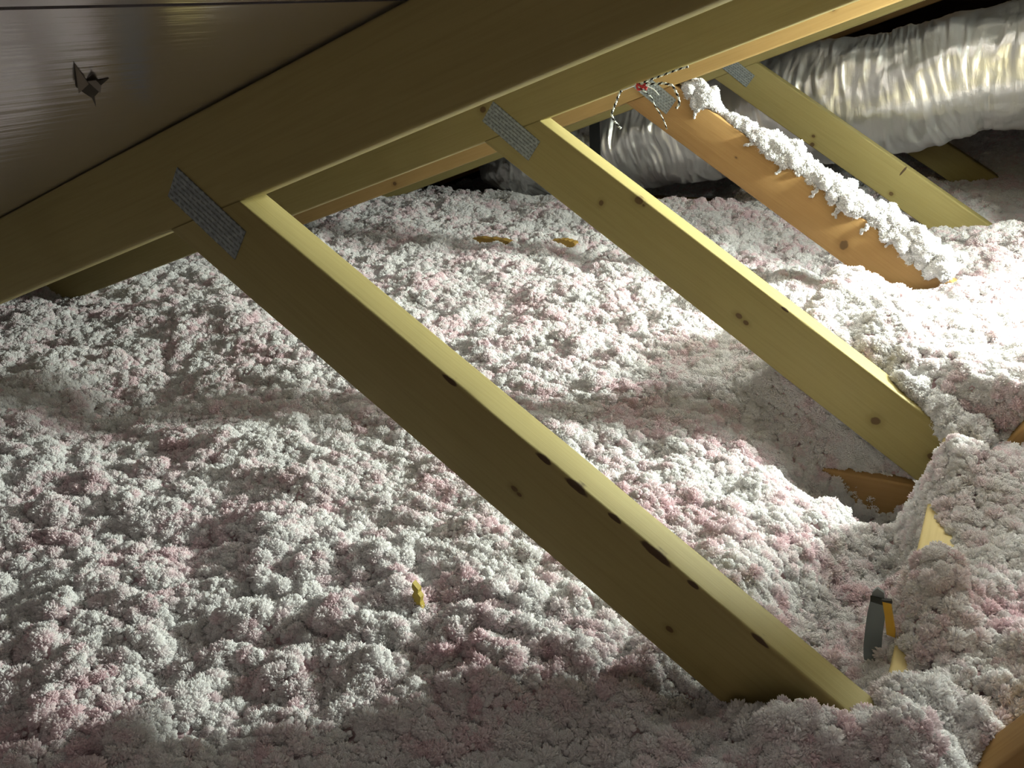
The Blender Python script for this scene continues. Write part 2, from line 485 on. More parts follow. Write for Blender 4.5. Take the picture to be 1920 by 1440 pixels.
# torn puncture in the foil
def tear():
    M_D = plain('torn_hole_brown', (0.035, 0.024, 0.014), 0.9)
    M_F = plain('torn_foil_flap', (0.16, 0.12, 0.085), 0.6, 0.2)
    s0, y0 = 0.11842869643144463, -0.19183574450468238
    out = [(0.0446, -0.0366), (0.0253, -0.0211), (0.0064, -0.0047), (0.0169, -0.0062), (0.0037, 0.006), (0.0063, 0.0123), (-0.0094, 0.0154), (-0.0223, 0.0226), (-0.0348, 0.0263), (-0.065, 0.0462), (-0.0382, 0.0262), (-0.0204, 0.0081), (-0.0058, -0.0059), (0.0206, -0.0222)]
    # the rent itself: a thin dark patch of bare board seen through the foil
    def sheet(name, pts, zs, mat, th, label):
        m = len(pts)
        v = [(x, y, z) for (x, y), z in zip(pts, zs)] + [(x, y, z + th) for (x, y), z in zip(pts, zs)]
        f = [tuple(range(m)), tuple(reversed(range(m, 2 * m)))] + [(k, m + k, m + (k + 1) % m, (k + 1) % m) for k in range(m)]
        o = mesh_obj(name, v, f, mat, ce, smooth=False)
        bm = bmesh.new(); bm.from_mesh(o.data); bmesh.ops.triangulate(bm, faces=[q for q in bm.faces if len(q.verts) > 4]); bmesh.ops.recalc_face_normals(bm, faces=bm.faces); bm.to_mesh(o.data); bm.free()
        o.location = (s0 + 1.75, y0 + 1.6, 0)
        o['label'] = label
    sheet('foil_tear', out, [-0.0006] * len(out), M_D, 0.0005, 'dark ragged hole torn in the foil')
    a, b, c, d = out[0], out[13], out[12], out[2]
    sheet('foil_flap', [a, b, c, d], [-0.0010, -0.0035, -0.0050, -0.0030], M_F, 0.0004, 'curled brown flap at the edge of the hole')
    e, f_, g = out[3], out[4], out[7]
    sheet('foil_flap', [out[2], e, f_, g], [-0.0012, -0.0040, -0.0045, -0.0020], M_F, 0.0004, 'curled brown flap at the edge of the hole')
tear()

# ------------------------------------------------------------------ floor and far wall
def box(name, x0, x1, y0, y1, z0, z1, mat, parent=None):
    v = [(x, y, z) for x in (x0, x1) for y in (y0, y1) for z in (z0, z1)]
    f = [(0, 1, 3, 2), (4, 6, 7, 5), (0, 4, 5, 1), (2, 3, 7, 6), (0, 2, 6, 4), (1, 5, 7, 3)]
    c = Vector(((x0 + x1) / 2, (y0 + y1) / 2, z0))
    o = mesh_obj(name, [tuple(Vector(p) - c) for p in v], f, mat, parent, smooth=False)
    o.location = c
    return o
FZ = -0.4915 - 0.089
tag(box('floor', -1.75, 1.95, -1.6, 4.2, FZ - 0.0127, FZ, M_DRYWALL), kind='structure')
tag(box('wall_back', -1.75, 1.95, 4.2, 4.22, FZ, 0.9, M_OSB), kind='structure')

# ------------------------------------------------------------------ insulation height field
def gauss(x, y, cx, cy, sx, sy, a, rot=0.0):
    c, s = np.cos(rot), np.sin(rot)
    u = (x - cx) * c + (y - cy) * s; v = -(x - cx) * s + (y - cy) * c
    return a * np.exp(-(u / sx) ** 2 - (v / sy) ** 2)
def sstep(t): t = np.clip(t, 0, 1); return t * t * (3 - 2 * t)
_rs = np.random.RandomState(11)
_P = _rs.rand(256, 256)
def vnoise(x, y):
    xi = np.floor(x).astype(int); yi = np.floor(y).astype(int); fx = x - xi; fy = y - yi
    fx = fx * fx * (3 - 2 * fx); fy = fy * fy * (3 - 2 * fy)
    g = lambda a, b: _P[a % 256, b % 256]
    return (g(xi, yi) * (1 - fx) + g(xi + 1, yi) * fx) * (1 - fy) + (g(xi, yi + 1) * (1 - fx) + g(xi + 1, yi + 1) * fx) * fy - 0.5
def billow(x, y): return np.abs(vnoise(x, y)) * 2
def base_h(x, y):
    z = np.full_like(x, -0.415)
    # heap behind the second truss, spilling over the top of its brace
    side = sstep((y - 0.630) / 0.02)
    A = np.interp(x, [0.28, 0.35, 0.41, 0.50, 0.58, 0.66, 0.80, 1.1], [0.0, 0.04, 0.150, 0.125, 0.095, 0.080, 0.085, 0.03])
    z = z + side * A * np.exp(-(np.abs(y - 0.68) / 0.40) ** 4)
    z = z + gauss(x, y, 0.63, 1.20, 0.11, 0.10, 0.065)
    z = z + gauss(x, y, 0.70, 1.62, 0.14, 0.20, 0.075)
    # hollow in front of the second truss exposing the bottom chord
    z = z - gauss(x, y, 0.530, 0.570, 0.100, 0.070, 0.155)
    z = z - gauss(x, y, 0.47, 0.50, 0.16, 0.12, 0.045)
    z = z - gauss(x, y, 0.545, 0.27, 0.055, 0.17, 0.075)
    z = z - gauss(x, y, 0.585, 0.40, 0.03, 0.08, 0.05)
    # bank right of the hollow
    z = z + sstep((x - 0.592) / 0.035) * gauss(x, y, 0.76, 0.22, 0.22, 0.40, 0.040) * (1 - gauss(x, y, 0.615, 0.315, 0.022, 0.05, 1.0))
    z = z + gauss(x, y, 0.64, 0.49, 0.05, 0.08, 0.050) + gauss(x, y, 0.612, 0.475, 0.03, 0.075, 0.045)
    z = z + gauss(x, y, 0.635, 0.19, 0.032, 0.055, 0.045) + gauss(x, y, 0.618, 0.21, 0.02, 0.035, 0.02)
    # foreground around the foot of the nearest brace
    z = z + gauss(x, y, 0.57, -0.06, 0.13, 0.07, 0.020) + gauss(x, y, 0.540, -0.030, 0.045, 0.028, 0.022) - gauss(x, y, 0.46, 0.0, 0.035, 0.05, 0.016)
    z = z + gauss(x, y, 0.30, 0.25, 0.2, 0.2, 0.012)
    z = z + gauss(x, y, 0.05, 1.1, 0.35, 0.3, 0.012)
    z = z + gauss(x, y, 0.605, -0.02, 0.04, 0.035, 0.022) - gauss(x, y, 0.725, -0.01, 0.058, 0.07, 0.070)
    # left side drifts and troughs
    z = z - gauss(x, y, -0.62, 0.22, 0.12, 0.16, 0.045)
    z = z + gauss(x, y, -0.78, 0.62, 0.2, 0.14, 0.03)
    z = z - gauss(x, y, -0.20, -0.02, 0.05, 0.05, 0.03)
    z = z + gauss(x, y, -0.35, 1.8, 0.2, 0.10, 0.03)
    z = z + gauss(x, y, -0.95, 1.75, 0.18, 0.14, 0.025)
    # falls off behind the fourth truss on the left, under the duct
    z = z - 0.10 * sstep((y - 1.95) / 0.25) * sstep((-0.05 - x) / 0.3)
    z = z + gauss(x, y, -0.12, 1.86, 0.25, 0.07, 0.03)
    z = z + gauss(x, y, 0.95, 3.0, 0.5, 0.45, 0.22)
    return z
def height(x, y):
    z0 = base_h(x, y)
    z = z0
    z = z + 0.022 * vnoise(x * 7 + 3, y * 7) + 0.020 * vnoise(x * 16 + 9, y * 16 + 4)
    wx = x + 0.02 * vnoise(x * 20, y * 20 + 5); wy = y + 0.02 * vnoise(x * 20 + 7, y * 20)
    z = z + 0.021 * (billow(wx * 22, wy * 22) - 0.5) + 0.009 * (billow(wx * 45 + 8, wy * 45) - 0.5)
    z = z + 0.007 * vnoise(x * 75 + 1, y * 75)
    calm = gauss(x, y, 0.68, 0.42, 0.10, 0.22, 0.6)
    return z0 + (z - z0) * (1 - calm)

def grid_mesh(name, xs, ys, fn, mat, bottom=None):
    X, Y = np.meshgrid(xs, ys, indexing='ij')
    Z = fn(X, Y)
    nx, ny = X.shape
    co = np.stack([X, Y, Z], -1).reshape(-1, 3)
    idx = np.arange(nx * ny).reshape(nx, ny)
    f = np.stack([idx[:-1, :-1], idx[1:, :-1], idx[1:, 1:], idx[:-1, 1:]], -1).reshape(-1, 4)
    me = bpy.data.meshes.new(name)
    me.vertices.add(len(co)); me.vertices.foreach_set('co', co.ravel())
    me.loops.add(f.size); me.loops.foreach_set('vertex_index', f.ravel())
    me.polygons.add(len(f)); me.polygons.foreach_set('loop_start', np.arange(len(f)) * 4)
    me.polygons.foreach_set('loop_total', np.full(len(f), 4))
    me.update(calc_edges=True); me.validate()
    me.polygons.foreach_set('use_smooth', np.ones(len(f), bool))
    me.materials.append(mat)
    o = bpy.data.objects.new(name, me); C.objects.link(o)
    return o

def tuft_nodes(name, mat, layers, variants=7, keep_base=True, lay_amp=(1.0, 0.8, 0.7)):
    """Grow fibrous tufts over a surface. layers: (density per m2, radius, size jitter, sink)"""
    ng = bpy.data.node_groups.new(name, 'GeometryNodeTree')
    ng.interface.new_socket('Geometry', in_out='INPUT', socket_type='NodeSocketGeometry')
    ng.interface.new_socket('Geometry', in_out='OUTPUT', socket_type='NodeSocketGeometry')
    N, Lk = ng.nodes, ng.links
    gi = N.new('NodeGroupInput'); go = N.new('NodeGroupOutput')
    def nd(t, **kw):
        x = N.new(t)
        for k, v in kw.items(): setattr(x, k, v)
        return x
    def variant(seed, sub, mat, amp=1.0):
        ico = nd('GeometryNodeMeshIcoSphere'); ico.inputs['Radius'].default_value = 1.0; ico.inputs['Subdivisions'].default_value = sub
        pos = nd('GeometryNodeInputPosition')
        off = nd('ShaderNodeVectorMath', operation='ADD'); Lk.new(pos.outputs[0], off.inputs[0]); off.inputs[1].default_value = (seed * 7.3, seed * 3.1, seed * 1.7)
        def nz(scale, det, rough=0.5, dist=0.0):
            t = nd('ShaderNodeTexNoise'); t.inputs['Scale'].default_value = scale; t.inputs['Detail'].default_value = det
            t.inputs['Roughness'].default_value = rough; t.inputs['Distortion'].default_value = dist
            Lk.new(off.outputs[0], t.inputs['Vector']); return t
        def mt(op, a, b):
            m = nd('ShaderNodeMath', operation=op)
            for i, v in enumerate((a, b)):
                if isinstance(v, (int, float)): m.inputs[i].default_value = v
                else: Lk.new(v, m.inputs[i])
            return m.outputs[0]
        a = mt('MULTIPLY', mt('SUBTRACT', nz(1.3, 1.0).outputs[0], 0.5), 0.7)
        b = mt('MULTIPLY', mt('ABSOLUTE', mt('SUBTRACT', nz(3.2, 1.0, 0.5, 0.6).outputs[0], 0.5), 0), 0.8)
        vo = nd('ShaderNodeTexVoronoi'); vo.inputs['Scale'].default_value = 4.6; Lk.new(off.outputs[0], vo.inputs['Vector'])
        c = mt('MULTIPLY', mt('SUBTRACT', 0.3, mt('MULTIPLY', vo.outputs['Distance'], vo.outputs['Distance'])), 0.55)
        vo2 = nd('ShaderNodeTexVoronoi'); vo2.inputs['Scale'].default_value = 10.5; Lk.new(off.outputs[0], vo2.inputs['Vector'])
        d = mt('MULTIPLY', mt('SUBTRACT', 0.3, mt('MULTIPLY', vo2.outputs['Distance'], vo2.outputs['Distance'])), 0.24)
        e = mt('MULTIPLY', mt('SUBTRACT', nz(9.0, 2.0, 0.5).outputs[0], 0.5), 0.13)
        s = mt('ADD', mt('ADD', a, b), mt('ADD', c, mt('ADD', d, e)))
        s = mt('ADD', s, -0.25)
        s = mt('MULTIPLY', mt('MAXIMUM', s, -0.7), amp)
        nrm = nd('GeometryNodeInputNormal')
        vm = nd('ShaderNodeVectorMath', operation='SCALE'); Lk.new(pos.outputs[0], vm.inputs[0]); Lk.new(s, vm.inputs['Scale'])
        sp = nd('GeometryNodeSetPosition'); Lk.new(ico.outputs[0], sp.inputs['Geometry']); Lk.new(vm.outputs[0], sp.inputs['Offset'])
        sm = nd('GeometryNodeSetMaterial'); sm.inputs['Material'].default_value = mat
        Lk.new(sp.outputs[0], sm.inputs['Geometry'])
        ss = nd('GeometryNodeSetShadeSmooth'); Lk.new(sm.outputs[0], ss.inputs[0])
        return ss.outputs[0]
    def pool(sub, base, mat, amp=1.0):
        g2i = nd('GeometryNodeGeometryToInstance')
        for v in range(variants):
            Lk.new(variant(base + v + 1, sub, mat, amp), g2i.inputs[0])
        return g2i.outputs[0]
    join = nd('GeometryNodeJoinGeometry')
    if keep_base: Lk.new(gi.outputs[0], join.inputs[0])
    for li, (dens, rad, jit, sink, sub, seed, mt_) in enumerate(layers):
        dp = nd('GeometryNodeDistributePointsOnFaces'); dp.distribute_method = 'RANDOM'
        dp.inputs['Density'].default_value = dens; dp.inputs['Seed'].default_value = seed
        Lk.new(gi.outputs[0], dp.inputs['Mesh'])
        iop = nd('GeometryNodeInstanceOnPoints'); Lk.new(dp.outputs['Points'], iop.inputs['Points'])
        Lk.new(pool(sub, li * 20, mt_ or mat, lay_amp[li]), iop.inputs['Instance']); iop.inputs['Pick Instance'].default_value = True
        rr = nd('FunctionNodeRandomValue', data_type='FLOAT_VECTOR'); rr.inputs[0].default_value = (0, 0, 0); rr.inputs[1].default_value = (6.28, 6.28, 6.28)
        rr.inputs['Seed'].default_value = seed + 5
        Lk.new(rr.outputs[0], iop.inputs['Rotation'])
        sc = nd('FunctionNodeRandomValue', data_type='FLOAT'); sc.inputs[2].default_value = rad * (1 - jit); sc.inputs[3].default_value = rad * (1 + jit)
        sc.inputs['Seed'].default_value = seed + 9
        Lk.new(sc.outputs[1], iop.inputs['Scale'])
        tr = nd('GeometryNodeTranslateInstances'); tr.inputs['Local Space'].default_value = False
        tr.inputs['Translation'].default_value = (0, 0, sink)
        Lk.new(iop.outputs[0], tr.inputs[0])
        Lk.new(tr.outputs[0], join.inputs[0])
    Lk.new(join.outputs[0], go.inputs[0])
    return ng

xs = np.concatenate([np.arange(-1.42, -0.6, 0.008), np.arange(-0.6, 1.2, 0.005)])
ys = np.concatenate([np.arange(-0.75, 1.3, 0.005), np.arange(1.3, 3.9, 0.008)])
ins = grid_mesh('blown_insulation', xs, ys, height, M_PINK)
tag(ins, 'loose pink and white blown insulation covering the attic floor between the trusses', 'insulation', kind='stuff')
md = ins.modifiers.new('tufts', 'NODES')
md.node_group = tuft_nodes('tufts_floor', M_INS, [
    (7500, 0.0088, 0.45, 0.000, 6, 1, M_INS),
    (19000, 0.0046, 0.5, 0.002, 5, 2, M_TIP),
    (30000, 0.0024, 0.5, 0.003, 3, 3, M_TIP),
])

# ------------------------------------------------------------------ tubes
def tube_mesh(name, pts, radii, mat, seg=10, parent=None, squash=None, cap=True, disp=None):
    pts = [Vector(p) for p in pts]
    n = len(pts)
    verts, faces = [], []
    t0 = (pts[1] - pts[0]).normalized()
    up = Vector((0, 0, 1)) if abs(t0.z) < 0.9 else Vector((1, 0, 0))
    nrm = (up - t0 * up.dot(t0)).normalized()
    for i in range(n):
        t = (pts[min(i + 1, n - 1)] - pts[max(i - 1, 0)]).normalized()
        nrm = (nrm - t * nrm.dot(t)).normalized()
        bi = t.cross(nrm)
        for j in range(seg):
            a = 2 * math.pi * j / seg
            r = radii[i] if not callable(radii) else radii(i, a)
            if disp: r += disp(i, a)
            verts.append(pts[i] + (nrm * math.cos(a) + bi * math.sin(a)) * r)
    for i in range(n - 1):
        for j in range(seg):
            k = (j + 1) % seg
            faces.append((i * seg + j, i * seg + k, (i + 1) * seg + k, (i + 1) * seg + j))
    if cap:
        faces.append(tuple(reversed(range(seg))))
        faces.append(tuple((n - 1) * seg + j for j in range(seg)))
    o = mesh_obj(name, verts, faces, mat, parent)
    bm = bmesh.new(); bm.from_mesh(o.data); bmesh.ops.recalc_face_normals(bm, faces=bm.faces); bm.to_mesh(o.data); bm.free()
    return o

def resample(ctrl, n):
    """Catmull-Rom through control rows (any number of columns) -> n rows, even in chord length"""
    P = np.array(ctrl, float)
    P = np.vstack([2 * P[0] - P[1], P, 2 * P[-1] - P[-2]])
    out = []
    for i in range(1, len(P) - 2):
        for t in np.linspace(0, 1, 60, endpoint=False):
            a, b, c, d = P[i - 1], P[i], P[i + 1], P[i + 2]
            out.append(0.5 * ((2 * b) + (-a + c) * t + (2 * a - 5 * b + 4 * c - d) * t ** 2 + (-a + 3 * b - 3 * c + d) * t ** 3))
    out.append(P[-2]); out = np.array(out)
    d = np.concatenate([[0], np.cumsum(np.linalg.norm(np.diff(out[:, :3], axis=0), axis=1))])
    u = np.linspace(0, d[-1], n)
    return np.stack([np.interp(u, d, out[:, k]) for k in range(out.shape[1])], 1), u

# ------------------------------------------------------------------ foil duct
def duct():
    ctrl = [(-1.02, 2.34, -0.335, .085, .11), (-0.985, 2.22, -0.345, .092, .12), (-0.88, 2.11, -0.325, .108, .130), (-0.74, 2.075, -0.308, .133, .140), (-0.57, 2.07, -0.262, .146, .150),
            (-0.24, 2.07, -0.200, .160, .155), (0.09, 2.07, -0.130, .168, .160), (0.33, 2.07, -0.095, .166, .160), (0.47, 2.07, -0.055, .160, .158),
            (0.54, 2.07, -0.040, .153, .155), (0.62, 2.07, -0.030, .160, .160), (0.80, 2.07, 0.005, .166, .162), (1.2, 2.07, 0.09, .166, .160), (1.75, 2.07, 0.23, .166, .160)]
    n, seg = 900, 220
    P, u = resample(ctrl, n)
    nz = noise.noise
    co = np.zeros((n, seg, 3)); uv = np.zeros((n, seg + 1, 2))
    ang = np.linspace(0, 2 * np.pi, seg, endpoint=False)
    tang = np.gradient(P[:, :3], axis=0); tang /= np.linalg.norm(tang, axis=1)[:, None]
    up = np.array([0, 0, 1.0])
    for i in range(n):
        t = tang[i]; nn = up - t * up.dot(t); nn /= np.linalg.norm(nn); bb = np.cross(t, nn)
        L = u[i]
        for j in range(seg):
            a = ang[j]; ca, sa = math.cos(a), math.sin(a)
            # loose jacket: gathers running around the duct, wandering and fading
            wl = L + 0.014 * nz(Vector((ca * 1.3, sa * 1.3, L * 3)))
            q1 = nz(Vector((wl * 60, ca * 1.6 + 3, sa * 1.6)))
            q2 = nz(Vector((wl * 24, ca * 1.4, sa * 1.4 + 7)))
            q3 = nz(Vector((wl * 7, ca * 2.2 + 1, sa * 2.2 + 2)))
            q4 = nz(Vector((L * 45, ca * 8, sa * 8)))
            rib = abs(math.sin(math.pi * (wl / 0.046)))
            fade = 0.25 + 1.5 * max(0.0, nz(Vector((L * 3.2, ca * 0.9 + 11, sa * 0.9))) + 0.25)
            d = (0.0034 * (1 - abs(q1) * 2.4) + 0.0050 * (1 - 2.2 * abs(q2))) * fade + 0.012 * q3 + 0.0010 * q4 + 0.0016 * rib
            rz, ry = P[i, 3] + d - 0.008, P[i, 4] + d - 0.008
            co[i, j] = P[i, :3] + nn * (rz * ca) + bb * (ry * sa)
    verts = co.reshape(-1, 3)
    idx = np.arange(n * seg).reshape(n, seg)
    nxt = np.roll(idx, -1, axis=1)
    f = np.stack([idx[:-1], nxt[:-1], nxt[1:], idx[1:]], -1).reshape(-1, 4)
    me = bpy.data.meshes.new('flexible_duct')
    me.vertices.add(len(verts)); me.vertices.foreach_set('co', verts.ravel())
    me.loops.add(f.size); me.loops.foreach_set('vertex_index', f.ravel())
    me.polygons.add(len(f)); me.polygons.foreach_set('loop_start', np.arange(len(f)) * 4); me.polygons.foreach_set('loop_total', np.full(len(f), 4))
    me.update(calc_edges=True)
    me.polygons.foreach_set('use_smooth', np.ones(len(f), bool))
    uvl = me.uv_layers.new(name='uv')
    Lg = np.repeat(u[:, None], seg, 1); A = np.repeat(ang[None] / (2 * np.pi), n, 0)
    A2 = np.roll(A, -1, axis=1); A2[:, -1] = 1.0
    q = np.stack([np.stack([Lg[:-1], A[:-1]], -1), np.stack([Lg[:-1], A2[:-1]], -1), np.stack([Lg[1:], A2[1:]], -1), np.stack([Lg[1:], A[1:]], -1)], 2)
    uvl.data.foreach_set('uv', q.reshape(-1).astype(np.float32))
    me.materials.append(M_DUCT)
    bm = bmesh.new(); bm.from_mesh(me); bmesh.ops.recalc_face_normals(bm, faces=bm.faces); bm.to_mesh(me); bm.free()
    o = bpy.data.objects.new('flexible_duct', me); C.objects.link(o)
    tag(o, 'wrinkled silver foil flexible duct running behind the trusses', 'duct')
    # gathered, taped end on the left
    Pe = P[0]
    return P
DP = duct()
# black hanger strap round the duct
def strap():
    k = int(np.argmin(np.abs(DP[:, 0] + 0.50)))
    x, y, z, rz, ry = DP[k]
    W, th = 0.034, 0.003
    prof = []
    top = 0.335 * x + 0.05
    for a in np.linspace(-math.pi * 0.5, math.pi * 0.5, 33):      # under the duct, from the back up to the front
        prof.append((y - (ry + 0.008) * math.sin(a), z - (rz + 0.006) * math.cos(a)))
    prof = [(y + ry + 0.008, top)] + prof + [(y - ry - 0.008, top)]
    v, f = [], []
    for i, (yy, zz) in enumerate(prof):
        a, b = prof[max(i - 1, 0)], prof[min(i + 1, len(prof) - 1)]
        t = Vector((b[0] - a[0], b[1] - a[1])).normalized(); nn = Vector((t.y, -t.x)) * th
        for dx, s in ((-W / 2, 0), (W / 2, 0), (W / 2, 1), (-W / 2, 1)):
            v.append((x + dx, yy + nn.x * s, zz + nn.y * s))
    m = len(prof)
    for i in range(m - 1):
        for j in range(4):
            k2 = (j + 1) % 4
            f.append((i * 4 + j, i * 4 + k2, (i + 1) * 4 + k2, (i + 1) * 4 + j))
    f += [(3, 2, 1, 0), tuple((m - 1) * 4 + j for j in range(4))]
    o = mesh_obj('hanger_strap', v, f, plain('black_webbing', (0.012, 0.012, 0.012), 0.7), smooth=False)
    tag(o, 'black hanger strap wrapped around the duct, seen between the second and third braces', 'strap')
strap()

# ------------------------------------------------------------------ white fluff caught on the braces
def fluff(name, label, xs_, line, ycen, rad, mat=M_WHITE, off=0.006, dens=90000, yoff=None):
    n = 160; seg = 14
    pts, rr = [], []
    for i in range(n):
        x = xs_[0] + (xs_[1] - xs_[0]) * i / (n - 1)
        r = rad(x)
        z = line[0] * x + line[1] + off + r * 0.35
        yy = (yoff(x) if yoff else ycen) + 0.006 * noise.noise(Vector((x * 25, 3, 1)))
        pts.append((x, yy, z + 0.004 * noise.noise(Vector((x * 30, 9, 1))))); rr.append(max(r, 0.0015))
    o = tube_mesh(name, pts, rr, mat, seg=seg, disp=lambda i, a: rr[i] * (1.3 * noise.noise(Vector((i * 0.22, math.cos(a) * 1.6, math.sin(a) * 1.6))) + 0.7 * noise.noise(Vector((i * 0.7, math.cos(a) * 3, math.sin(a) * 3 + 5)))))
    tag(o, label, 'insulation', kind='stuff')
    md = o.modifiers.new('tufts', 'NODES')
    md.node_group = tuft_nodes('tufts_' + name, mat, [(dens * 0.5, 0.0070, 0.65, 0.000, 5, 4, mat, ), (dens * 2.2, 0.0033, 0.7, 0.001, 4, 6, mat)], variants=5, lay_amp=(1.15, 1.25))
    return o
def rad3(x):
    k = [(0.015, .006), (0.03, .013), (0.05, .016), (0.068, .015), (0.080, .005), (0.092, .0018), (0.112, .0018), (0.125, .006), (0.16, .010), (0.2, .015), (0.24, .017), (0.27, .011), (0.31, .014),
         (0.35, .017), (0.39, .013), (0.42, .017), (0.46, .016), (0.50, .020), (0.56, .022)]
    return float(np.interp(x, [a for a, b in k], [b for a, b in k]))
fluff('insulation_fluff', 'ridge of bright white insulation fluff lying along the top edge of the orange-brown brace', (0.012, 0.56), (-0.640, -0.003), SP * 2 + 0.018, rad3)
def rad2(x):
    return float(np.interp(x, [0.535, 0.56, 0.575, 0.60, 0.615, 0.64, 0.67], [.003, .009, .007, .014, .012, .016, .010]))
fluff('insulation_fluff', 'white insulation fluff spilling over the lower end of the second brace', (0.535, 0.668), (-0.6594, 0.003), 0, rad2,
      yoff=lambda x: SP + float(np.interp(x, [0.38, 0.5, 0.56, 0.62, 0.67], [0.044, 0.040, 0.032, 0.012, 0.002])), off=0.004)
def wisps():
    """stringy ends of fluff drooping from the ridge onto the face of the third brace"""
    verts, faces = [], []
    rnd = random.Random(8)
    for (x0, z0, dx, dz, r0) in ((0.055, -0.038, -0.014, -0.028, 0.0016), (0.050, -0.040, -0.006, -0.018, 0.0012), (0.232, -0.158, -0.012, -0.012, 0.0018), (0.298, -0.200, -0.010, -0.016, 0.0016),
                                 (0.350, -0.232, -0.016, -0.016, 0.0022), (0.345, -0.236, -0.006, -0.020, 0.0014), (0.403, -0.264, -0.014, -0.018, 0.0024), (0.450, -0.290, -0.010, -0.014, 0.0016), (0.165, -0.114, -0.014, -0.004, 0.0013)):
        m, sg = 16, 7; b = len(verts); y0 = SP * 2 - 0.004
        for i in range(m):
            t = i / (m - 1)
            c = Vector((x0 + dx * t + 0.002 * math.sin(t * 9 + x0 * 90), y0 + 0.0015 * math.sin(t * 6 + x0 * 50), z0 + dz * t + 0.0015 * math.sin(t * 11 + x0 * 30)))
            r = r0 * (1.1 - 0.6 * t) * (0.8 + 0.5 * rnd.random())
            tx = Vector((dx, 0, dz)).normalized(); n1 = Vector((-tx.z, 0, tx.x))
            for k in range(sg):
                a = 2 * math.pi * k / sg
                verts.append(c + n1 * r * math.cos(a) + Vector((0, 1, 0)) * r * math.sin(a))
        for i in range(m - 1):
            for k in range(sg):
                faces.append((b + i * sg + k, b + i * sg + (k + 1) % sg, b + (i + 1) * sg + (k + 1) % sg, b + (i + 1) * sg + k))
        faces.append(tuple(b + k for k in range(sg))); faces.append(tuple(b + (m - 1) * sg + k for k in reversed(range(sg))))
    o = mesh_obj('insulation_wisps', verts, faces, M_WHITE)
    tag(o, 'thin stringy wisps of white fluff drooping onto the orange-brown brace', 'insulation', kind='stuff')
    md = o.modifiers.new('tufts', 'NODES')
    md.node_group = tuft_nodes('tufts_wisp', M_WHITE, [(250000, 0.0019, 0.7, 0.0, 4, 8, M_WHITE)], variants=4, lay_amp=(1.3,))
wisps()

